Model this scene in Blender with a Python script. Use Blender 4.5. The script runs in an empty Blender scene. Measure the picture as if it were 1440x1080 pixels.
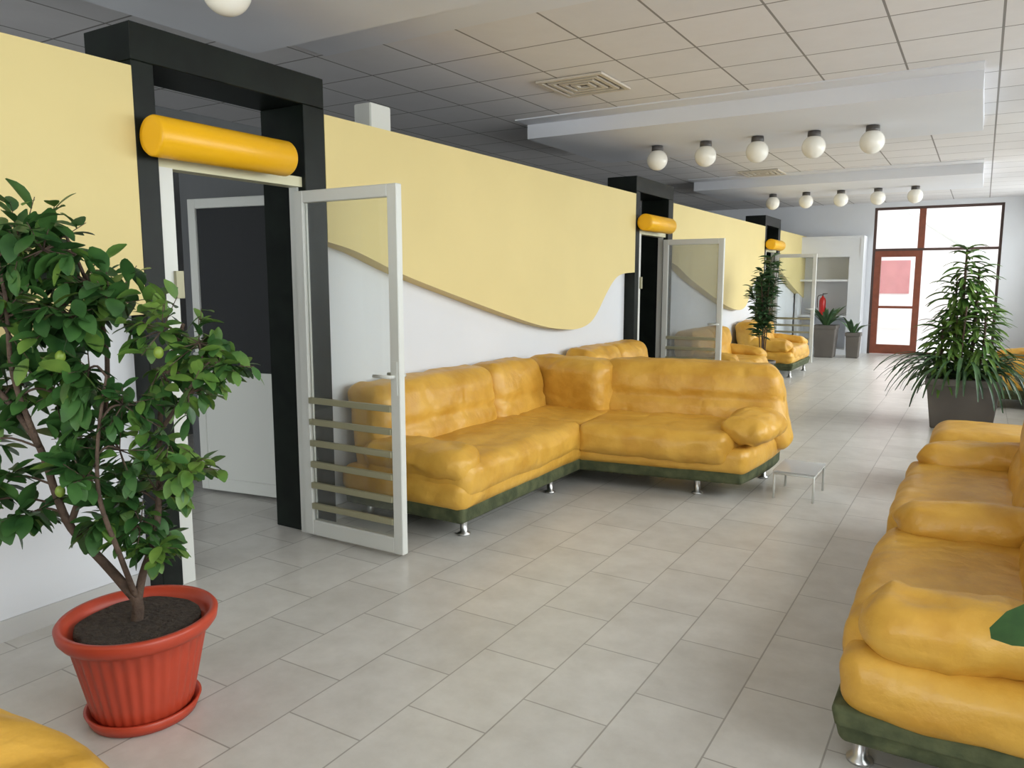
import bpy, bmesh, math, random
from mathutils import Vector, Matrix, noise
random.seed(7)
scene = bpy.context.scene
COL = scene.collection
scene.view_settings.view_transform = 'Standard'

# ---------------------------------------------------------------- materials
def srgb(r, g, b):
    f = lambda c: (c/255)/12.92 if c/255 <= .04045 else ((c/255+.055)/1.055)**2.4
    return (f(r), f(g), f(b), 1)

def mat(name, col, rough=.5, metal=0., var=0., vscale=4., bump=0., bscale=20., col2=None, spec=None, folds=0):
    m = bpy.data.materials.new(name); m.use_nodes = True
    nt = m.node_tree; b = nt.nodes['Principled BSDF']
    b.inputs['Base Color'].default_value = col
    b.inputs['Roughness'].default_value = rough
    b.inputs['Metallic'].default_value = metal
    if spec is not None: b.inputs['Specular IOR Level'].default_value = spec
    tc = nt.nodes.new('ShaderNodeTexCoord')
    if var or col2:
        n = nt.nodes.new('ShaderNodeTexNoise'); n.inputs['Scale'].default_value = vscale; n.inputs['Detail'].default_value = 5
        nt.links.new(tc.outputs['Object'], n.inputs['Vector'])
        r = nt.nodes.new('ShaderNodeValToRGB')
        c2 = col2 or tuple([c*(1-var) for c in col[:3]]+[1])
        r.color_ramp.elements[0].position = .35; r.color_ramp.elements[0].color = c2
        r.color_ramp.elements[1].position = .65; r.color_ramp.elements[1].color = col
        nt.links.new(n.outputs['Fac'], r.inputs['Fac']); nt.links.new(r.outputs['Color'], b.inputs['Base Color'])
    if bump:
        n2 = nt.nodes.new('ShaderNodeTexNoise'); n2.inputs['Scale'].default_value = bscale; n2.inputs['Detail'].default_value = 4
        nt.links.new(tc.outputs['Object'], n2.inputs['Vector'])
        bp = nt.nodes.new('ShaderNodeBump'); bp.inputs['Strength'].default_value = bump; bp.inputs['Distance'].default_value = .02
        nt.links.new(n2.outputs['Fac'], bp.inputs['Height']); nt.links.new(bp.outputs['Normal'], b.inputs['Normal'])
        if folds:   # long soft creases in the leather
            n3 = nt.nodes.new('ShaderNodeTexNoise'); n3.noise_type = 'RIDGED_MULTIFRACTAL'
            n3.inputs['Scale'].default_value = 4.5; n3.inputs['Detail'].default_value = 2; n3.inputs['Distortion'].default_value = .8
            nt.links.new(tc.outputs['Object'], n3.inputs['Vector'])
            b3 = nt.nodes.new('ShaderNodeBump'); b3.inputs['Strength'].default_value = folds; b3.inputs['Distance'].default_value = .02; b3.invert = True
            nt.links.new(n3.outputs['Fac'], b3.inputs['Height']); nt.links.new(bp.outputs['Normal'], b3.inputs['Normal'])
            nt.links.new(b3.outputs['Normal'], b.inputs['Normal'])
    return m

def tile_mat(name, c1, c2, cm, w, h, mortar, offset, rough, rot=0, stain=.0):
    m = bpy.data.materials.new(name); m.use_nodes = True
    nt = m.node_tree; b = nt.nodes['Principled BSDF']
    tc = nt.nodes.new('ShaderNodeTexCoord'); mp = nt.nodes.new('ShaderNodeMapping')
    mp.inputs['Rotation'].default_value[2] = rot
    nt.links.new(tc.outputs['Object'], mp.inputs['Vector'])
    br = nt.nodes.new('ShaderNodeTexBrick'); br.offset = offset; br.squash = 1
    br.inputs['Color1'].default_value = c1; br.inputs['Color2'].default_value = c2; br.inputs['Mortar'].default_value = cm
    br.inputs['Scale'].default_value = 1; br.inputs['Mortar Size'].default_value = mortar
    br.inputs['Mortar Smooth'].default_value = .1
    br.inputs['Brick Width'].default_value = w; br.inputs['Row Height'].default_value = h
    nt.links.new(mp.outputs['Vector'], br.inputs['Vector'])
    n = nt.nodes.new('ShaderNodeTexNoise'); n.inputs['Scale'].default_value = 5; n.inputs['Detail'].default_value = 8
    n.inputs['Roughness'].default_value = .65
    nt.links.new(tc.outputs['Object'], n.inputs['Vector'])
    r = nt.nodes.new('ShaderNodeValToRGB')
    r.color_ramp.elements[0].position = .3; r.color_ramp.elements[0].color = (1-stain, 1-stain*1.05, 1-stain*1.15, 1)
    r.color_ramp.elements[1].position = .65; r.color_ramp.elements[1].color = (1, 1, 1, 1)
    nt.links.new(n.outputs['Fac'], r.inputs['Fac'])
    mx = nt.nodes.new('ShaderNodeMixRGB'); mx.blend_type = 'MULTIPLY'; mx.inputs['Fac'].default_value = 1
    nt.links.new(br.outputs['Color'], mx.inputs['Color1']); nt.links.new(r.outputs['Color'], mx.inputs['Color2'])
    nt.links.new(mx.outputs['Color'], b.inputs['Base Color'])
    b.inputs['Roughness'].default_value = rough
    bp = nt.nodes.new('ShaderNodeBump'); bp.inputs['Strength'].default_value = .3; bp.inputs['Distance'].default_value = .004
    bp.invert = True
    nt.links.new(br.outputs['Fac'], bp.inputs['Height']); nt.links.new(bp.outputs['Normal'], b.inputs['Normal'])
    return m

def glass_mat(name, tint=(1, 1, 1, 1), haze=0.0, hazecol=(.7, .7, .7, 1)):
    m = bpy.data.materials.new(name); m.use_nodes = True
    nt = m.node_tree; nt.nodes.remove(nt.nodes['Principled BSDF'])
    out = nt.nodes['Material Output']
    tr = nt.nodes.new('ShaderNodeBsdfTransparent'); tr.inputs['Color'].default_value = tint
    gl = nt.nodes.new('ShaderNodeBsdfGlossy'); gl.inputs['Roughness'].default_value = .03
    df = nt.nodes.new('ShaderNodeBsdfDiffuse'); df.inputs['Color'].default_value = hazecol
    fr = nt.nodes.new('ShaderNodeFresnel'); fr.inputs['IOR'].default_value = 1.3
    m0 = nt.nodes.new('ShaderNodeMixShader'); m0.inputs['Fac'].default_value = haze
    nt.links.new(tr.outputs[0], m0.inputs[1]); nt.links.new(df.outputs[0], m0.inputs[2])
    mx = nt.nodes.new('ShaderNodeMixShader')
    nt.links.new(fr.outputs[0], mx.inputs['Fac']); nt.links.new(m0.outputs[0], mx.inputs[1]); nt.links.new(gl.outputs[0], mx.inputs[2])
    nt.links.new(mx.outputs[0], out.inputs['Surface'])
    return m

M = {}
M['wall'] = mat('wall_paint_white', srgb(219, 221, 226), .7, var=.04, vscale=1.5)
M['plaster'] = mat('ceiling_plaster', srgb(222, 223, 229), .8, var=.03, vscale=1.5)
M['panel'] = mat('panel_pale_yellow', srgb(222, 203, 142), .6, var=.04, vscale=1.2)
M['black'] = mat('portal_dark_green', srgb(10, 15, 12), .4, col2=srgb(18, 25, 20), vscale=8, spec=.25)
M['tube'] = mat('tube_yellow', srgb(238, 178, 12), .35, var=.04)
M['leather'] = mat('leather_mustard', srgb(218, 170, 72), .42, col2=srgb(198, 147, 52), vscale=5, bump=.45, bscale=12, folds=.9)
M['seam'] = mat('leather_seam', srgb(150, 106, 34), .6, var=.1)
M['suede'] = mat('suede_green', srgb(88, 94, 64), .9, col2=srgb(60, 68, 44), vscale=14, bump=.2, bscale=60)
M['chrome'] = mat('brushed_metal', srgb(200, 200, 200), .3, metal=1)
M['alu'] = mat('white_aluminium', srgb(212, 213, 208), .35)
M['cream'] = mat('cream_aluminium', srgb(206, 202, 170), .4)
M['slat'] = mat('slat_metal', srgb(160, 156, 128), .4, metal=.2)
M['terracotta'] = mat('terracotta_plastic', srgb(190, 70, 46), .4, var=.12, vscale=5)
M['soil'] = mat('soil', srgb(70, 60, 52), 1, var=.5, vscale=40, bump=1, bscale=60)
M['bark'] = mat('bark', srgb(96, 78, 66), .9, var=.4, vscale=20, bump=.6, bscale=40)
M['leaf'] = mat('leaf_green', srgb(64, 104, 48), .45, col2=srgb(38, 74, 34), vscale=9)
M['leafy'] = mat('leaf_yellowgreen', srgb(104, 134, 56), .45, col2=srgb(62, 100, 42), vscale=9)
M['leafd'] = mat('leaf_dark', srgb(76, 108, 66), .4, col2=srgb(44, 72, 46), vscale=7)
M['lemon'] = mat('unripe_lemon', srgb(118, 142, 50), .45, var=.2)
M['brown'] = mat('brown_wood_frame', srgb(132, 70, 48), .4, var=.2, vscale=10)
M['darkframe'] = mat('dark_frame', srgb(76, 56, 50), .45)
M['planter'] = mat('planter_grey_brown', srgb(104, 98, 92), .6, var=.15)
M['globe'] = mat('globe_opal_glass', srgb(244, 240, 230), .25)
M['cap'] = mat('cap_grey', srgb(80, 76, 74), .4)
M['red'] = mat('extinguisher_red', srgb(190, 30, 26), .3)
M['backwall'] = mat('back_wall_grey', srgb(110, 112, 114), .8, var=.1)  # grey kept dark so the room behind the partition looks shaded
M['darkglass'] = glass_mat('dark_glass', (.05, .055, .06, 1), .7, (.06, .062, .066, 1))
M['glass'] = glass_mat('clear_glass', (.95, .97, .96, 1), .04, (.7, .7, .7, 1))
M['frost'] = glass_mat('hazy_glass', (.8, .82, .82, 1), .35, (.5, .52, .52, 1))
M['acrylic'] = glass_mat('pale_acrylic', (.95, .95, .95, 1), .55, (.85, .86, .86, 1))
M['base'] = mat('baseboard_tile', srgb(190, 189, 187), .4)
M['concrete'] = mat('outside_paving', srgb(205, 202, 198), .9, var=.1)
M['facade'] = mat('facade_render', srgb(240, 228, 226), .9, var=.05)
M['roofred'] = mat('facade_red', srgb(196, 130, 130), .8, var=.1)
M['vent'] = mat('vent_metal', srgb(205, 196, 182), .5)
M['ventd'] = mat('vent_shade', srgb(90, 84, 78), .6)  # dark colour stands in for shade inside the duct
M['floor'] = tile_mat('floor_tiles', srgb(210, 207, 202), srgb(201, 198, 193), srgb(160, 156, 150), .5, .33, .0032, .5, .3, rot=math.pi/2, stain=.17)
M['grid'] = tile_mat('ceiling_grid_tiles', srgb(226, 223, 224), srgb(219, 217, 219), srgb(140, 136, 134), .6, .6, .008, 0, .8, stain=.04)

# ---------------------------------------------------------------- helpers
def obj_from_bm(name, bm, m, parent=None, smooth=True):
    me = bpy.data.meshes.new(name); bm.to_mesh(me); bm.free()
    o = bpy.data.objects.new(name, me); COL.objects.link(o)
    if m: me.materials.append(m)
    if smooth:
        for p in me.polygons: p.use_smooth = True
    if parent: o.parent = parent
    return o

def empty(name, loc=(0, 0, 0), rz=0):
    e = bpy.data.objects.new(name, None); COL.objects.link(e)
    e.location = loc; e.rotation_euler = (0, 0, rz); e.empty_display_size = .1
    return e

def box(name, lo, hi, m, parent=None, bevel=0):
    bm = bmesh.new(); bmesh.ops.create_cube(bm, size=1)
    lo = Vector(lo); hi = Vector(hi)
    for v in bm.verts:
        v.co = Vector([lo[i] + (v.co[i]+.5)*(hi[i]-lo[i]) for i in range(3)])
    if bevel:
        bmesh.ops.bevel(bm, geom=bm.edges[:], offset=bevel, segments=2, affect='EDGES')
    return obj_from_bm(name, bm, m, parent, smooth=False)

def multi_box(name, boxes, m, parent=None, bevel=0):
    bm = bmesh.new()
    for lo, hi in boxes:
        r = bmesh.ops.create_cube(bm, size=1)
        for v in r['verts']:
            v.co = Vector([lo[i] + (v.co[i]+.5)*(hi[i]-lo[i]) for i in range(3)])
    if bevel:
        bmesh.ops.bevel(bm, geom=bm.edges[:], offset=bevel, segments=1, affect='EDGES')
    return obj_from_bm(name, bm, m, parent, smooth=False)

def puff(name, c, size, r, m, parent, bulge=(0, 0, 0), rot=(0, 0, 0), deform=None, wr=.004, xf=None):
    """rounded, upholstered block with bulging faces and gentle wrinkles"""
    bm = bmesh.new(); bmesh.ops.create_cube(bm, size=2)
    N = 23
    bmesh.ops.subdivide_edges(bm, edges=bm.edges[:], cuts=N, use_grid_fill=True)
    h = [s/2 for s in size]; r = min(r, min(h)*.98)
    K = 5; tot = N+1
    def remap(p, H):
        i = round((p+1)/2*tot)
        if i <= K: return -H + r*(i/K)
        if i >= tot-K: return H - r*((tot-i)/K)
        return -H + r + (2*H-2*r)*(i-K)/(tot-2*K)
    R = Matrix.Rotation(rot[2], 3, 'Z') @ Matrix.Rotation(rot[1], 3, 'Y') @ Matrix.Rotation(rot[0], 3, 'X')
    c = Vector(c)
    sd = Vector((random.random()*50, random.random()*50, 0))
    for v in bm.verts:
        p = v.co.copy()
        q = Vector([remap(p[i], h[i]) for i in range(3)])
        inner = Vector([max(-(h[i]-r), min(h[i]-r, q[i])) for i in range(3)])
        d = q-inner
        if d.length > 1e-9: q = inner + d.normalized()*r
        g = [max(-1, min(1, q[i]/h[i])) for i in range(3)]
        for k in range(3):
            i, j = (k+1) % 3, (k+2) % 3
            q[k] += bulge[k]*g[k]*max(0, 1-g[i]**2)*max(0, 1-g[j]**2)
        if wr:
            n = noise.noise_vector((q+sd)*5)
            q += n*wr*.8 + noise.noise_vector((q+sd)*14)*wr*.55
        if deform: q = deform(q, g)
        q = R @ q + c
        if xf: q = xf @ q
        v.co = q
    return obj_from_bm(name, bm, m, parent)

def lathe(name, prof, m, parent=None, c=(0, 0, 0), seg=48, mod=None):
    bm = bmesh.new(); rings = []
    for k, (r, z) in enumerate(prof):
        ring = []
        for i in range(seg):
            a = 2*math.pi*i/seg
            rr = r*(mod(a, k) if mod else 1)
            ring.append(bm.verts.new((c[0]+rr*math.cos(a), c[1]+rr*math.sin(a), c[2]+z)))
        rings.append(ring)
    for a, b in zip(rings, rings[1:]):
        for i in range(seg):
            bm.faces.new((a[i], a[(i+1) % seg], b[(i+1) % seg], b[i]))
    bm.faces.new(rings[0][::-1]); bm.faces.new(rings[-1])
    bmesh.ops.recalc_face_normals(bm, faces=bm.faces)
    return obj_from_bm(name, bm, m, parent)

def tube(bm, pts, rads, seg=8):
    pts = [Vector(p) for p in pts]; prev = None; a = None
    for k, p in enumerate(pts):
        d = (pts[min(k+1, len(pts)-1)]-pts[max(k-1, 0)])
        if d.length < 1e-6: d = Vector((0, 0, 1))
        d.normalize()
        if a is None: a = d.orthogonal().normalized()
        else:
            a = a-d*a.dot(d)
            a = a.normalized() if a.length > 1e-4 else d.orthogonal().normalized()
        b = d.cross(a)
        ring = [bm.verts.new(p + (a*math.cos(2*math.pi*i/seg)+b*math.sin(2*math.pi*i/seg))*rads[k]) for i in range(seg)]
        if prev:
            for i in range(seg):
                bm.faces.new((prev[i], prev[(i+1) % seg], ring[(i+1) % seg], ring[i]))
        else: bm.faces.new(ring[::-1])
        prev = ring
    bm.faces.new(prev)

def smooth_path(pts, n=4):
    pts = [Vector(p) for p in pts]; out = []
    for i in range(len(pts)-1):
        p0 = pts[max(i-1, 0)]; p1 = pts[i]; p2 = pts[i+1]; p3 = pts[min(i+2, len(pts)-1)]
        for k in range(n):
            t = k/n
            out.append(.5*((2*p1)+(p2-p0)*t+(2*p0-5*p1+4*p2-p3)*t*t+(3*p1-p0-3*p2+p3)*t**3))
    out.append(pts[-1]); return out

def leaf(bm, base, d, L, W, droop=.3, fold=.25, n=5, power=.8):
    base = Vector(base); d = Vector(d).normalized()
    side = d.cross(Vector((0, 0, 1)))
    if side.length < .1: side = Vector((1, 0, 0))
    side.normalize()
    side = (Matrix.Rotation(random.uniform(-.7, .7), 3, d) @ side)
    prev = None; p = base.copy(); dd = d.copy()
    for k in range(n+1):
        t = k/n
        w = W/2*(math.sin(math.pi*min(1, (t*.94+.03)))**power)
        up = side.cross(dd).normalized()
        if up.z < 0: up = -up
        row = [bm.verts.new(p-side*w+up*w*fold), bm.verts.new(p), bm.verts.new(p+side*w+up*w*fold)]
        if prev:
            bm.faces.new((prev[0], prev[1], row[1], row[0])); bm.faces.new((prev[1], prev[2], row[2], row[1]))
        prev = row
        dd = (dd + Vector((0, 0, -droop/n))).normalized()
        p = p + dd*L/n

# ---------------------------------------------------------------- room shell
XW = -3.42   # partition face
XP = -3.30   # raised panel face
YE = 17.65; XR = 1.4; XB = -6.6; YB = -4.0; ZC = 3.1
box('floor', (XB-.15, YB-.15, -.1), (XR+.15, YE+.15, 0), M['floor'])
box('ceiling', (XB-.15, YB-.15, ZC), (XR+.15, YE+.15, ZC+.12), M['grid'])
for y0, y1 in ((-3.9, -2.0), (1.66, 3.56), (7.05, 8.95), (12.4, 14.3)):
    box('ceiling_beam', (-4.1, y0, 2.95), (-.1, y1, ZC), M['plaster'])
for y0, y1 in ((3.56, 4.2), (6.8, 7.05), (8.95, 9.5), (12.1, 12.4), (14.3, 14.9)):
    box('trim_1', (-4.1, y0, ZC-.012), (-.1, y1, ZC), M['plaster'])
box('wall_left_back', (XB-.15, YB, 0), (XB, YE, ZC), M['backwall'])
# unseen rear wall behind the photographer; both windows added to bring in fill light
multi_box('wall_rear', [((XB, YB-.15, 0), (-6.2, YB, ZC)), ((-6.2, YB-.15, 0), (-3.9, YB, .8)), ((-6.2, YB-.15, 2.8), (-3.9, YB, ZC)), ((-3.9, YB-.15, 0), (-2.9, YB, ZC)),
                        ((.9, YB-.15, 0), (XR, YB, ZC)), ((-2.9, YB-.15, 0), (.9, YB, .8)), ((-2.9, YB-.15, 2.8), (.9, YB, ZC))], M['wall'])
for nm, cx, L in (('window_8', -1.0, 1.9), ('window_9', -5.05, 1.15)):
    rw = empty(nm, (cx, YB-.08, .8))
    multi_box('frame', [((-L, -.03, 0), (L, .03, .06)), ((-L, -.03, 1.94), (L, .03, 2.0)), ((-L, -.03, .06), (-L+.06, .03, 1.94)), ((L-.06, -.03, .06), (L, .03, 1.94)), ((-.03, -.03, .06), (.03, .03, 1.94))], M['alu'], rw)
    box('pane', (-L+.06, -.004, .06), (L-.06, .004, 1.94), M['glass'], rw)

def daylight_or_fill(loc, rot, sx, sy, energy):  # area lamp for window daylight, also used for added fill
    ld = bpy.data.lights.new('daylight_or_fill', 'AREA'); ld.shape = 'RECTANGLE'; ld.size = sx; ld.size_y = sy
    ld.energy = energy; ld.color = (.97, .985, 1)
    lo = bpy.data.objects.new('window_or_fill_lamp', ld); COL.objects.link(lo)
    lo.location = loc; lo.rotation_euler = rot
daylight_or_fill((-1.0, YB-.5, 2.1), (math.radians(90-15), 0, 0), 3.8, 2.0, 150)  # added fill at the rear window, frontal light on floor and portals
daylight_or_fill((-5.05, YB-.4, 1.9), (math.radians(90), 0, 0), 2.2, 2.0, 170)  # added fill at the back-room window, lifts the dark space behind the partition
daylight_or_fill((-.87, YE+1.5, 4.1), (math.radians(-50), 0, 0), 3.0, 1.4, 420)  # added lamp hidden above the entrance, brightens the far floor

# right window wall
wy = [(-3.4, -1.0), (-.4, 2.0), (2.6, 5.0), (5.6, 8.0), (8.6, 11.0), (11.6, 14.0), (14.6, 17.0)]
parts = [((XR, YB, 0), (XR+.2, YE, .75)), ((XR, YB, 2.75), (XR+.2, YE, ZC))]
edges = [YB]+[v for a in wy for v in a]+[YE]
for i in range(0, len(edges), 2):
    parts.append(((XR, edges[i], .75), (XR+.2, edges[i+1], 2.75)))
multi_box('wall_right', parts, M['wall'])
for i, (a, b) in enumerate(wy):
    w = empty('window_%d' % (i+1), (XR+.1, (a+b)/2, .75))
    L = (b-a)/2
    multi_box('frame', [((-.03, -L, 0), (.03, L, .06)), ((-.03, -L, 1.94), (.03, L, 2.0)), ((-.03, -L, .06), (.03, -L+.06, 1.94)),
                        ((-.03, L-.06, .06), (.03, L, 1.94)), ((-.03, -.03, .06), (.03, .03, 1.94))], M['alu'], w)
    box('pane', (-.004, -L+.06, .06), (.004, L-.06, 1.94), M['glass'], w)
    daylight_or_fill((XR+.55, (a+b)/2, 2.15), (0, math.radians(90-32), 0), 1.9, 2.3, (100, 105, 110, 122, 145, 180, 210)[i])

# partition: wall sections + raised wavy yellow panels + dark portals
sections = [(YB, 2.17), (3.35, 8.04), (9.23, 13.92), (15.11, YE)]
for i, (a, b) in enumerate(sections):
    box('wall_left' if i == 0 else 'wall_left_%d' % (i+1), (XW-.14, a, 0), (XW, b, 2.45), M['wall'])
    box('baseboard_left' if i == 0 else 'baseboard_left_%d' % (i+1), (XW, a, 0), (XW+.015, b, .09), M['base'])

prof = [(0, 1.73), (.25, 1.68), (.67, 1.55), (1.28, 1.40), (2.08, 1.214), (2.6, 1.11), (3.0, 1.06), (3.3, 1.05), (3.55, 1.09), (3.73, 1.187), (3.95, 1.38), (4.15, 1.52), (4.35, 1.58), (4.69, 1.60)]
def wavy_panel(name, y0, pf):
    pts = smooth_path([(0, y0+a, z) for a, z in pf], 4)
    bm = bmesh.new()
    lowF = [bm.verts.new((XP, p.y, p.z)) for p in pts]; topF = [bm.verts.new((XP, p.y, 2.452)) for p in pts]
    lowB = [bm.verts.new((XW, p.y, p.z)) for p in pts]; topB = [bm.verts.new((XW, p.y, 2.452)) for p in pts]
    n = len(pts)
    for i in range(n-1):
        bm.faces.new((lowF[i], lowF[i+1], topF[i+1], topF[i])); bm.faces.new((lowB[i], topB[i], topB[i+1], lowB[i+1]))
        bm.faces.new((lowF[i], lowB[i], lowB[i+1], lowF[i+1])); bm.faces.new((topF[i], topF[i+1], topB[i+1], topB[i]))
    bm.faces.new((lowF[0], topF[0], topB[0], lowB[0])); bm.faces.new((lowF[-1], lowB[-1], topB[-1], topF[-1]))
    bmesh.ops.recalc_face_normals(bm, faces=bm.faces)
    return obj_from_bm(name, bm, M['panel'], smooth=False)
wavy_panel('wall_panel', -2.52, [(a, z-.25 if a > 3.5 else z) for a, z in prof])
wavy_panel('wall_panel', 3.35, prof)
wavy_panel('wall_panel', 9.23, prof)
wavy_panel('wall_panel', 15.11, [(0, 1.73), (.6, 1.58), (1.3, 1.4), (2.0, 1.25), (2.5, 1.15)])

def door_leaf(parent_name, loc, rz, w=.8, h=2.0, glass='glass', slats=True, panel=False):
    e = empty(parent_name, loc, rz); t = .022; s = .065
    z0 = .02
    multi_box('frame', [((0, -t, z0), (s, t, h)), ((w-s, -t, z0), (w, t, h)), ((s, -t, h-s), (w-s, t, h)), ((s, -t, z0), (w-s, t, z0+.09))], M['alu'], e, bevel=.004)
    if panel:
        box('lower_panel', (s, -.012, z0+.09), (w-s, .012, .82), M['alu'], e)
        box('mid_rail', (s, -t, .82), (w-s, t, .88), M['alu'], e)
        box('pane', (s, -.004, .88), (w-s, .004, h-s), M[glass], e)
    else:
        box('pane', (s, -.004, z0+.09), (w-s, .004, h-s), M[glass], e)
    if slats:
        bars = []
        for i in range(6):
            z = .18+i*.125
            bars.append(((s, -.03, z), (w-s, -.006, z+.035)))
        multi_box('slats', bars, M['slat'], e, bevel=.003)
    bm = bmesh.new()
    tube(bm, [(w-.035, -.02, 1.0), (w-.035, -.06, 1.0)], [.01, .01]); tube(bm, [(w-.03, -.06, 1.0), (w-.15, -.06, 1.0)], [.01, .009])
    tube(bm, [(w-.035, .02, 1.0), (w-.035, .06, 1.0)], [.01, .01]); tube(bm, [(w-.03, .06, 1.0), (w-.15, .06, 1.0)], [.01, .009])
    obj_from_bm('handle', bm, M['alu'], e)
    multi_box('lock_plate', [((w-.055, -.027, .9), (w-.015, -.0225, 1.08)), ((w-.055, .0225, .9), (w-.015, .027, 1.08))], M['alu'], e)
    return e

for i, y in enumerate((2.17, 8.05, 13.92)):
    p = empty('door_portal', (0, y, 0))
    multi_box('frame', [((-3.65, 0, 0), (XP, .11, 2.48)), ((-3.65, 1.02, 0), (XP, 1.18, 2.48)), ((-3.65, 0, 2.48), (XP, 1.18, 2.645))], M['black'], p, bevel=.004)
    multi_box('door_jambs', [((-3.42, .11, 0), (-3.31, .185, 2.03)), ((-3.42, 1.005, 0), (-3.36, 1.02, 2.03))], M['alu'], p)
    box('door_head', (-3.42, .11, 2.03), (-3.33, 1.02, 2.085), M['cream'], p)
    box('strike_plate', (-3.312, .16, 1.42), (-3.29, .2, 1.55), M['slat'], p)
    L0 = .012; L1 = .8
    bm = bmesh.new(); tube(bm, [(-3.205, L0, 2.145), (-3.205, L0+.001, 2.145), (-3.205, L0+.012, 2.145), (-3.205, L1-.012, 2.145), (-3.205, L1-.001, 2.145), (-3.205, L1, 2.145)], [.06, .084, .091, .091, .084, .06], 40)
    o = obj_from_bm('yellow_tube', bm, M['tube'], p)
    door_leaf('door_%d' % (i+1), (-3.335, y+.98, 0), 0, w=.74, glass='glass' if i != 1 else 'frost')
# inner vestibule door (standing open, dark glass over a white panel)
door_leaf('door_4', (-3.78, 3.62, 0), math.radians(180+9), w=.95, h=2.06, glass='darkglass', slats=False, panel=True)
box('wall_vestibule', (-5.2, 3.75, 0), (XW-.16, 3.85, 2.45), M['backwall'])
box('vent_box', (-3.54, 3.86, 2.452), (-3.40, 4.06, 2.63), M['alu'], bevel=.006)

# end wall with glazed entrance
WX0, WX1 = -2.0, .26
multi_box('wall_end', [((XB, YE, 0), (WX0, YE+.2, ZC)), ((WX1, YE, 0), (XR, YE+.2, ZC)), ((WX0, YE, 3.0), (WX1, YE+.2, ZC))], M['wall'])
g = empty('door_5', (0, YE+.08, 0)); t = .04
multi_box('outer_frame', [((WX0, -t, 0), (WX0+.05, t, 3.0)), ((WX1-.05, -t, 0), (WX1, t, 3.0)), ((WX0+.05, -t, 2.95), (WX1-.05, t, 3.0)),
                          ((WX0+.05, -t, 2.12), (WX1-.05, t, 2.17)), ((-1.1, -t, 0), (-.45, t, .05)), ((-1.08, -t, 0.05), (WX1-.05, t, .07))], M['darkframe'], g)
multi_box('door_frame', [((WX0+.05, -.05, 0.01), (WX0+.17, .05, 2.12)), ((-1.2, -.05, .01), (-1.08, .05, 2.12)), ((WX0+.17, -.05, 2.0), (-1.2, .05, 2.12)),
                         ((WX0+.17, -.05, .01), (-1.2, .05, .2)), ((WX0+.17, -.05, .95), (-1.2, .05, 1.0)), ((-1.18, -.05, 2.17), (-1.06, .05, 2.95))], M['brown'], g)
multi_box('panes', [((WX0+.17, -.004, .2), (-1.2, .004, 2.0)), ((-1.08, -.004, .07), (WX1-.05, .004, 2.12)), ((WX0+.05, -.004, 2.17), (WX1-.05, .004, 2.95))], M['glass'], g)

# outside
box('ground_outside', (-30, YE+.2, -.2), (30, 60, -.05), M['concrete'])
box('ground_outside', (XR+.2, -30, -.2), (30, YE+.2, -.05), M['concrete'])
bd = empty('building_outside', (0, 29, 0))
box('facade', (-14, 0, -.05), (12, 4, 8), M['facade'], bd)
multi_box('windows', [((x, -.05, z), (x+1.0, 0, z+1.1)) for x in (-12.6, -9.6, -6.6, -3.1, .6, 4) for z in (1.1, 4.6)], M['roofred'], bd)
bm = bmesh.new(); tube(bm, [(-2.6, 19.9, 3.9), (.6, 20.2, 1.6)], [.1, .1]); tube(bm, [(.6, 20.2, 1.6), (.6, 20.2, -.1)], [.05, .05])
obj_from_bm('canopy_strut', bm, M['alu'])

# vents
for vy in (5.9, 11.9):
    v = empty('ceiling_vent', (-2.9, vy, ZC))
    fr = []
    for k, s in enumerate((.29, .22, .15, .08)):
        a = s; b = s-.035
        fr += [((-a, -a, -.02), (a, -b, -.004)), ((-a, b, -.02), (a, a, -.004)), ((-a, -b, -.02), (-b, b, -.004)), ((b, -b, -.02), (a, b, -.004))]
    multi_box('louvres', fr, M['vent'], v)
    box('duct_shade_plate', (-.28, -.28, -.004), (.28, .28, 0), M['ventd'], v)  # solid dark plate, painted-in shade behind the louvres

# globe lamps
def globe(x, y):
    e = empty('globe_ceiling_lamp', (x, y, 2.95))
    lathe('cap', [(.03, 0), (.06, -.005), (.062, -.05), (.05, -.062)], M['cap'], e, seg=24)
    bm = bmesh.new(); bmesh.ops.create_uvsphere(bm, u_segments=32, v_segments=20, radius=.11)
    for vv in bm.verts: vv.co.z -= .15
    obj_from_bm('globe', bm, M['globe'], e)
for x in (-3.0, -2.42, -1.9, -1.4, -.9): globe(x, 2.46)
for x in (-3.1, -2.57, -2.04, -1.5, -.98): globe(x, 8.12)
for x in (-3.1, -2.57, -2.04, -1.5, -.98): globe(x, 13.5)

# ---------------------------------------------------------------- sofas
def foot(parent, x, y, xf=None):
    p = Vector((x, y, 0))
    if xf: p = xf @ p
    lathe('foot', [(.035, 0), (.04, .004), (.04, .012), (.022, .02), (.022, .14), (.03, .145)], M['chrome'], parent, c=(p.x, p.y, 0), seg=20)

def taper(q, g):
    s = 1-.07*(1-(g[2]+1)/2)
    return Vector((q.x*(.98 if g[2] < 0 else 1), q.y*s, q.z))

def crease(q, amt, z=.02, ax=1):
    v = math.exp(-((q.z-z)/.03)**2)*amt
    q = q.copy(); q[ax] += v
    return q

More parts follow.
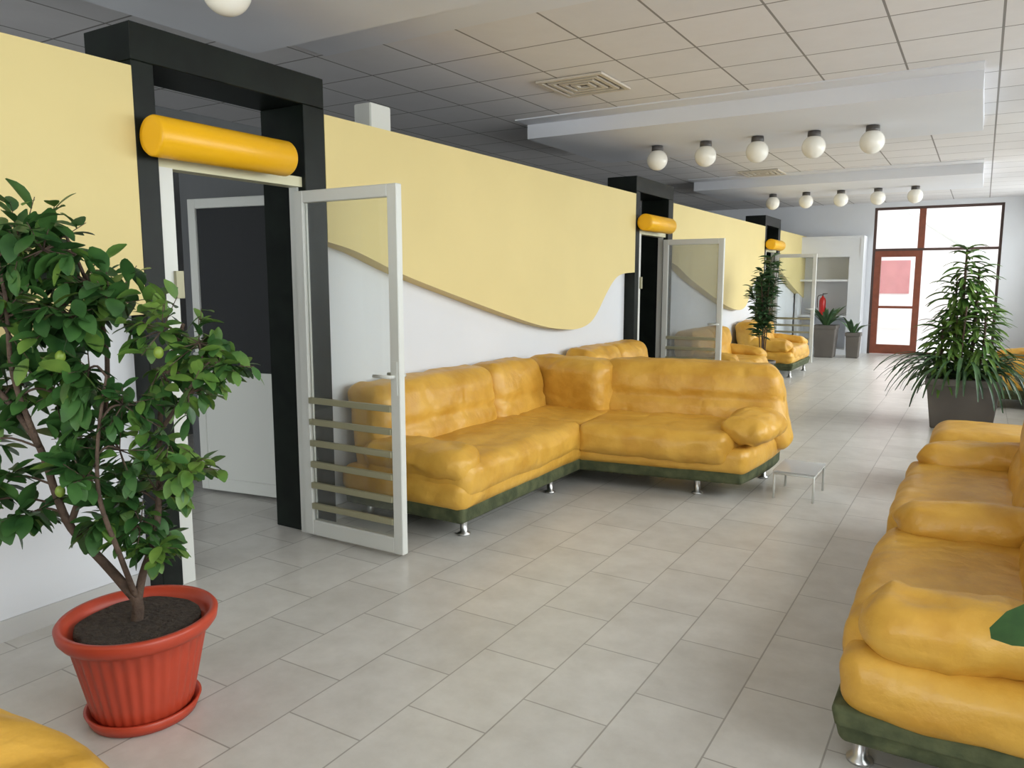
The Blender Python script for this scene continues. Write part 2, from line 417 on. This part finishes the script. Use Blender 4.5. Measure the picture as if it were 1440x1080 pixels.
def sofa(name, loc, rz, W, D=.9, arms=(1, 1), n=2, backt=.32, H=.86):
    e = empty(name, loc, rz)
    puff('base', (0, .0, .175), (W-.04, D-.04, .12), .025, M['suede'], e, deform=taper, wr=0)
    puff('body', (0, .02, .31), (W, D-.04, .2), .075, M['leather'], e, bulge=(.012, .01, 0), wr=.014)
    aw = .26
    x0 = -W/2+(aw*.55 if arms[0] else 0.01); x1 = W/2-(aw*.55 if arms[1] else 0.01)
    w = (x1-x0)/n
    for i in range(n):
        cx = x0+w*(i+.5)
        puff('seat_cushion', (cx, -.07, .37), (w+.015, D-.2, .2), .075, M['leather'], e, bulge=(0, .012, .02), wr=.016)
    w = (W-.06)/n
    for i in range(n):
        cx = -W/2+.03+w*(i+.5)
        def bk(q, g):
            if g[1] < -.5: q = crease(q, .016, .05, 1)
            return Vector((q.x, q.y+.14*q.z-(.04 if g[2] < 0 else 0)*(-g[2]), q.z))
        puff('back_cushion', (cx, D/2-backt/2-.02, .57), (w+.01, backt, H-.28), .1, M['leather'], e, bulge=(0, .03, .015), deform=bk, wr=.016)
    for s, on in ((-1, arms[0]), (1, arms[1])):
        if on:
            puff('armrest', (s*(W/2-aw/2-.015), -.03, .505), (aw, D-.26, .17), .078, M['leather'], e, bulge=(.01, .02, .02), rot=(0, s*.15, 0), wr=.024,
                 deform=lambda q, g: Vector((q.x*(1+.12*-g[1]), q.y, q.z+.02*g[1])))
    for sx in (-1, 1):
        for sy in (-1, 1): foot(e, sx*(W/2-.16), sy*(D/2-.1))
    return e

R90 = math.radians(90)
sofa('yellow_leather_sofa', (.12, 3.03, 0), -R90, 1.4, .9, n=1)
sofa('yellow_leather_sofa', (.12, 4.46, 0), -R90, 1.36, .9, arms=(1, 0), n=1)
sofa('yellow_leather_sofa', (.6, 11.6, 0), -R90, 1.8, .95)
sofa('yellow_leather_sofa', (-2.92, 7.2, 0), R90, 1.5, .9)
sofa('yellow_leather_sofa', (-2.92, 10.35, 0), R90, 1.7, .9)
sofa('yellow_leather_sofa', (-2.88, 13.1, 0), R90, 1.45, .95, n=1)
sofa('yellow_leather_sofa', (-1.87, .11, 0), 0, 2.0, .9, n=2)

# corner sofa
cs = empty('yellow_corner_sofa', (-3.4, 3.42, 0))
LT = M['leather']
def lean_x(q, g):
    q = crease(q, -.022, .03, 0) if g[0] > .5 else q
    return Vector((q.x-.14*q.z, q.y, q.z))
puff('base_wall_wing', (.5, 1.28, .175), (.9, 2.44, .12), .025, M['suede'], cs, wr=0)
puff('body_wall_wing', (.5, 1.28, .28), (.95, 2.5, .18), .07, LT, cs)
puff('seat_wall_wing', (.6, .83, .37), (.78, 1.56, .22), .08, LT, cs, bulge=(.015, 0, .02), wr=.017)
puff('seat_corner', (.6, 1.93, .37), (.78, .7, .22), .07, LT, cs, bulge=(0, 0, .01), wr=.01)
for y, l in ((.76, 1.32), (1.78, .76)):
    puff('back_wall_wing', (.2, y, .57), (.32, l, .6), .1, LT, cs, bulge=(.03, .0, .01), wr=.016, deform=lean_x)
puff('armrest_wall_wing', (.58, .16, .455), (.76, .26, .17), .078, LT, cs, bulge=(.02, .02, .02), rot=(.15, 0, 0), wr=.024)
puff('back_corner', (.5, 2.3, .57), (.86, .34, .6), .1, LT, cs, bulge=(.0, .02, .01), rot=(0, 0, math.radians(-14)), wr=.014)
# wing B, turned a little
XF = Matrix.Translation((1.0, 1.5, 0)) @ Matrix.Rotation(math.radians(9), 4, 'Z')
def cut(q, g):
    f = (g[0]+1)/2; fr = max(0, (1-g[1])/2)
    return Vector((q.x-.2*f*fr**1.5, q.y, q.z))
def cutt(q, g):
    q = cut(q, g); return Vector((q.x, q.y*(1-.05*(1-g[2])/2), q.z))
def back_b(q, g):
    if g[1] < -.5: q = crease(q, .026, .05, 1)
    return Vector((q.x-(.07*(g[2]) if g[0] > 0 else 0)*g[0], q.y+.12*q.z, q.z))
puff('base_free_wing', (.62, .52, .175), (1.38, .9, .12), .025, M['suede'], cs, wr=0, xf=XF, deform=cutt)
puff('body_free_wing', (.63, .52, .28), (1.42, .96, .18), .07, LT, cs, xf=XF, deform=cut)
puff('seat_free_wing', (.58, .38, .37), (1.26, .78, .22), .08, LT, cs, bulge=(0, .015, .02), xf=XF, deform=cut, wr=.017)
puff('back_free_wing', (.64, .85, .57), (1.42, .33, .62), .105, LT, cs, bulge=(.0, .025, .01), xf=XF, wr=.017, deform=back_b)
puff('armrest_free_wing', (1.16, .33, .495), (.32, .56, .17), .078, LT, cs, bulge=(.02, .02, .02), xf=XF, rot=(0, .1, -.25), wr=.024)
for x, y in ((.85, .22), (.85, 1.3), (.12, .22), (.12, 2.35)): foot(cs, x, y)
for x, y in ((.8, .2), (.3, .85), (1.2, .85)): foot(cs, x, y, XF)

# ottoman beyond the right-hand row
ot = empty('yellow_ottoman', (.1, 6.3, 0))
puff('base', (0, 0, .17), (.62, .6, .1), .03, M['suede'], ot, wr=0)
puff('cushion', (0, 0, .34), (.68, .66, .26), .1, LT, ot, bulge=(.01, .01, .02))
for sx in (-1, 1):
    for sy in (-1, 1): foot(ot, sx*.22, sy*.2)

# low pale side table beside corner sofa
tb = empty('low_side_table', (-1.02, 5.6, 0))
box('top', (-.14, -.2, .19), (.14, .2, .2), M['acrylic'], tb)
bm = bmesh.new()
for sx in (-.13, .13):
    tube(bm, [(sx, -.19, 0), (sx, -.19, .182), (sx, .19, .182), (sx, .19, 0)], [.008]*4)
tube(bm, [(-.13, -.19, .18), (.13, -.19, .18)], [.008]*2); tube(bm, [(-.13, .19, .18), (.13, .19, .18)], [.008]*2)
obj_from_bm('legs', bm, M['alu'], tb)

# ---------------------------------------------------------------- potted lemon tree
RV = Vector((.8545, .5195, 0)); FV = Vector((-.5195, .8545, 0))
tr = empty('potted_lemon_tree', (-2.42, 1.49, 0))
lathe('saucer', [(.14, 0), (.172, .006), (.188, .045), (.178, .047), (.165, .02), (.02, .018)], M['terracotta'], tr, seg=64)
def rib(a, k): return 1+(.014*math.cos(34*a) if 1 <= k <= 4 else 0)
pot_prof = [(.165, .02), (.178, .05), (.2, .15), (.222, .25), (.236, .315), (.24, .318), (.262, .326), (.276, .345), (.28, .372), (.272, .382), (.255, .38), (.243, .35), (.235, .33), (.02, .329)]
lathe('pot', [(r*.92, z*.95) for r, z in pot_prof], M['terracotta'], tr, seg=204, mod=rib)
puff('soil', (0, 0, .325), (.4, .4, .03), .014, M['soil'], tr, wr=.006, deform=lambda q, g: Vector((q.x*math.sqrt(1-g[1]**2/2), q.y*math.sqrt(1-g[0]**2/2), q.z)))
def TP(r, z, d=0): return RV*r + FV*d + Vector((0, 0, z))
bm = bmesh.new()
paths = [
 ([(-.01, .32, 0), (0, .40, 0), (-.04, .46, 0), (-.12, .54, .02), (-.22, .66, .02), (-.25, .78, 0), (-.28, .95, -.02), (-.36, 1.1, -.03), (-.44, 1.2, -.03), (-.5, 1.35, 0)], .021, .007),
 ([(0, .40, 0), (.02, .5, .01), (.07, .65, .02), (.09, .85, .03), (.1, 1.05, .04), (.15, 1.25, .05), (.2, 1.36, .03)], .015, .006),
 ([(-.22, .68, .02), (-.17, .85, .06), (-.12, 1.05, .1), (-.1, 1.3, .1), (-.14, 1.5, .08), (-.18, 1.65, .05)], .012, .005),
 ([(-.28, .95, -.02), (-.31, 1.2, -.08), (-.3, 1.45, -.1), (-.34, 1.66, -.08)], .011, .004),
 ([(.0, .41, 0), (-.02, .6, -.06), (-.05, .8, -.1), (-.03, 1.0, -.12), (0, 1.2, -.1)], .011, .004),
 ([(.1, 1.0, .04), (.2, 1.12, 0), (.28, 1.22, -.02)], .008, .003)]
skel = []
for pp, r0, r1 in paths:
    pts = smooth_path([TP(a, b, c) for a, b, c in pp], 4)
    tube(bm, pts, [r0+(r1-r0)*i/(len(pts)-1) for i in range(len(pts))]); skel += pts
clusters = [(-.3, 1.62, 0, .17), (-.44, 1.57, .05, .17), (-.2, 1.6, -.05, .16), (-.12, 1.5, .05, .14), (-.02, 1.42, 0, .15), (-.48, 1.38, 0, .16), (-.33, 1.38, -.1, .16), (-.22, 1.42, .05, .16), (-.4, 1.47, -.05, .16), (-.12, 1.4, -.08, .14),
            (.14, 1.34, 0, .13), (.26, 1.3, 0, .13), (.32, 1.22, .02, .1), (.1, 1.2, .05, .14), (.24, 1.14, -.05, .13), (-.08, 1.22, -.05, .14), (.02, 1.1, -.05, .13), (-.35, 1.16, .05, .13), (-.52, 1.14, 0, .14), (-.2, 1.14, -.05, .13),
            (-.13, .98, .05, .13), (0, .95, -.05, .13), (.14, .97, 0, .12), (-.45, .98, -.04, .13), (-.44, .84, 0, .13), (-.1, .86, -.08, .11), (-.03, .78, .05, .12), (.1, .8, -.02, .12), (.19, .88, 0, .11), (.03, .68, 0, .1), (-.5, .76, 0, .1), (-.1, .7, .02, .09), (.08, .6, 0, .08), (-.34, .72, -.02, .08)]
lb = bmesh.new(); lb2 = bmesh.new(); fb = bmesh.new()
for ci, (r, z, d, R0) in enumerate(clusters):
    c = TP(r, z, d)
    s = min(skel, key=lambda p: (p-c).length+(.1 if p.z > c.z else 0))
    mid = (s+c)/2+Vector((0, 0, .02))
    tube(bm, smooth_path([s, mid, c], 3), [.004]*7, 6)
    for _ in range(11 if z > 1.2 else 9):
        dv = Vector((random.gauss(0, 1), random.gauss(0, 1), random.gauss(.1, .9))).normalized()
        st = c+dv*R0*random.uniform(0, .4); en = c+dv*R0*random.uniform(.7, 1.1)
        tube(bm, [c, st, en], [.0028, .002, .0013], 5)
        nl = 6
        for q in range(nl):
            tpos = st.lerp(en, (q+.5)/nl)
            ld = (dv*.6+Vector((random.gauss(0, .6), random.gauss(0, .6), random.gauss(-.15, .4))))
            target = lb2 if (r > .05 and random.random() < .6) or random.random() < .15 else lb
            L = random.uniform(.065, .105)*(1.05 if r < 0 else .8)
            leaf(target, tpos, ld, L, L*.54, droop=random.uniform(.2, .9), fold=random.uniform(.05, .35))
for r, z, d in ((.19, 1.28, -.14), (-.1, 1.27, -.17), (-.14, .84, -.16)):
    p = TP(r, z, d); m4 = Matrix.Translation(p) @ Matrix.Diagonal((1, 1, 1.3, 1))
    bmesh.ops.create_uvsphere(fb, u_segments=16, v_segments=10, radius=.015, matrix=m4)
obj_from_bm('branches', bm, M['bark'], tr)
obj_from_bm('leaves_dark', lb, M['leaf'], tr); obj_from_bm('leaves_light', lb2, M['leafy'], tr); obj_from_bm('lemons', fb, M['lemon'], tr)

# ---------------------------------------------------------------- planter with dracaena and spider plant
def square_pot(e, w, h, m, w2=None):
    w2 = w2 or w*.82
    def tp(q, g): 
        s = 1-(1-w2/w)*(1-g[2])/2
        return Vector((q.x*s, q.y*s, q.z))
    puff('pot', (0, 0, h/2), (w, w, h), .015, m, e, wr=0, deform=tp)
    a = w/2
    multi_box('rim', [((-a-.01, -a-.01, h-.05), (a+.01, -a+.03, h+.02)), ((-a-.01, a-.03, h-.05), (a+.01, a+.01, h+.02)),
                      ((-a-.01, -a+.03, h-.05), (-a+.03, a-.03, h+.02)), ((a-.03, -a+.03, h-.05), (a+.01, a-.03, h+.02))], m, e, bevel=.004)
    box('soil', (-a+.03, -a+.03, h-.02), (a-.03, a-.03, h+.005), M['soil'], e)

dp = empty('potted_dracaena', (-.1, 9.2, 0))
square_pot(dp, .66, .5, M['planter'])
b1 = bmesh.new(); b2 = bmesh.new(); bs = bmesh.new()
for (sx, sy, top) in ((-.06, 0, 1.82), (-.13, .08, 1.5), (.06, -.05, 1.35), (.06, .12, 1.62), (-.1, -.1, 1.15), (-.22, -.12, 1.05), (.15, -.15, 1.15)):
    tube(bs, [(sx*.6, sy*.6, .48), (sx, sy, top*.7), (sx, sy, top)], [.018, .014, .01])
    z = top-.6
    while z < top+.05:
        for q in range(6):
            a = random.uniform(0, 6.28); el = .25+.9*max(0, (z-top+.3)/.35)
            L = random.uniform(.24, .38)*(1-.35*max(0, (z-top+.2)/.25))*(.85 if top > 1.6 else 1)
            leaf(b1, (sx, sy, z), (math.cos(a), math.sin(a), el), L, .04, droop=1.2, fold=.35, n=6, power=.5)
        z += .05
for _ in range(110):
    a = random.uniform(0, 6.28); rr = random.uniform(0, .2)
    L = random.uniform(.55, .95)
    leaf(b2, (rr*math.cos(a)-.02, rr*math.sin(a), .5), (math.cos(a), math.sin(a), random.uniform(1.2, 2.8)), L, .034, droop=random.uniform(2.0, 3.3), fold=.35, n=9, power=.45)
tube(bs, [(-.05, -.28, .5), (-.02, -.26, 1.25)], [.009, .008])
obj_from_bm('stems', bs, M['bark'], dp); obj_from_bm('crown_leaves', b1, M['leafy'], dp); obj_from_bm('arching_leaves', b2, M['leafd'], dp)

# oleander-like plant among the far sofas
ol = empty('potted_oleander', (-2.72, 11.62, 0))
lathe('pot', [(.13, 0), (.17, .3), (.19, .3), (.19, .34), (.17, .34), (.16, .32), (.01, .32)], M['planter'], ol, seg=32)
bs = bmesh.new(); b1 = bmesh.new()
for _ in range(9):
    a = random.uniform(0, 6.28); tx = .26*math.cos(a)*random.random()**.5; ty = .26*math.sin(a)*random.random()**.5; tz = random.uniform(1.3, 1.85)
    pts = smooth_path([(tx*.15, ty*.15, .3), (tx*.4, ty*.4, tz*.6), (tx, ty, tz)], 5)
    tube(bs, pts, [.01-.006*i/(len(pts)-1) for i in range(len(pts))], 6)
    for p in pts[4:]:
        for q in range(8):
            aa = random.uniform(0, 6.28)
            leaf(b1, p+Vector((0, 0, random.uniform(-.05, .05))), (math.cos(aa), math.sin(aa), random.uniform(.1, 1)), random.uniform(.14, .2), .045, droop=.6)
obj_from_bm('stems', bs, M['bark'], ol); obj_from_bm('leaves', b1, M['leafd'], ol)

# two pots in front of the shelf unit
for (x, y, w, h, n, L) in ((-2.62, 16.4, .42, .62, 30, .48), (-2.12, 16.5, .26, .48, 16, .36)):
    e = empty('potted_aspidistra', (x, y, 0)); square_pot(e, w, h, M['planter'])
    b1 = bmesh.new()
    for _ in range(n):
        a = random.uniform(0, 6.28)
        leaf(b1, (.05*math.cos(a), .05*math.sin(a), h), (math.cos(a)*.5, math.sin(a)*.5, random.uniform(.8, 1.8)), L*random.uniform(.7, 1.1), .06, droop=random.uniform(.8, 1.6), n=7)
    obj_from_bm('leaves', b1, M['leafd'], e)

# near plant at the right edge (broad leaf)
rp = empty('potted_rubber_plant', (.52, 1.72, 0))
lathe('pot', [(.12, 0), (.15, .25), (.17, .25), (.17, .29), (.155, .29), (.145, .27), (.01, .27)], M['terracotta'], rp, seg=40)
bs = bmesh.new(); b1 = bmesh.new()
tube(bs, smooth_path([(0, 0, .26), (.02, 0, .6), (-.02, 0, 1.0)], 4), [.012]*9)
tube(bs, [(.0, 0, .78), (-.2, -.0, .86), (-.33, -.01, .865)], [.006, .004, .003])
for i in range(12):
    a = random.uniform(-1.7, 1.7); z = .45+i*.05
    leaf(b1, (0, 0, z), (math.cos(a), math.sin(a), .6), .2, .09, droop=.6)
random.seed(3)
leaf(b1, (-.3, -.01, .868), (-1, -.12, .02), .17, .12, droop=.5, fold=.05, power=.6)
obj_from_bm('stems', bs, M['bark'], rp); obj_from_bm('leaves', b1, M['leaf'], rp)

# ---------------------------------------------------------------- shelf unit at the end wall and fire extinguisher
sh = empty('white_shelf_unit', (-2.72, 17.36, 0))
multi_box('carcass', [((-.66, -.24, 0), (-.60, .27, 2.35)), ((.56, -.24, 0), (.62, .27, 2.35)), ((-.66, -.24, 2.35), (.62, .27, 2.42)), ((-.6, .24, 0), (.56, .27, 2.35)),
                      ((-.6, -.24, 0), (.56, .24, .1)), ((-.6, -.23, .76), (.56, .24, .8)), ((-.6, -.23, 1.5), (.56, .24, 1.54)), ((-.6, -.23, 2.0), (.56, .24, 2.35)), ((.36, -.24, .1), (.56, .24, 2.0))], M['wall'], sh)
fe = empty('fire_extinguisher', (-2.86, 17.3, .801))
lathe('body', [(.06, 0), (.065, .01), (.065, .3), (.05, .35), (.02, .38), (.02, .4)], M['red'], fe, seg=28)
bm = bmesh.new(); tube(bm, [(0, 0, .4), (0, 0, .44), (.09, 0, .45)], [.015, .015, .008]); tube(bm, smooth_path([(-.015, 0, .42), (-.1, 0, .38), (-.1, 0, .15)], 4), [.009]*9)
obj_from_bm('valve_and_hose', bm, M['cap'], fe)

# ---------------------------------------------------------------- light, world, camera
w = bpy.data.worlds.new('World'); scene.world = w; w.use_nodes = True
bg = w.node_tree.nodes['Background']; bg.inputs['Color'].default_value = (.92, .95, 1, 1); bg.inputs['Strength'].default_value = 2.6
cam = bpy.data.cameras.new('camera'); cam.lens = 27; cam.sensor_width = 36; cam.clip_start = .05
co = bpy.data.objects.new('camera', cam); COL.objects.link(co)
co.location = (0, 0, 1.5); co.rotation_euler = (math.radians(90-7.6), 0, math.radians(31.3))
scene.camera = co
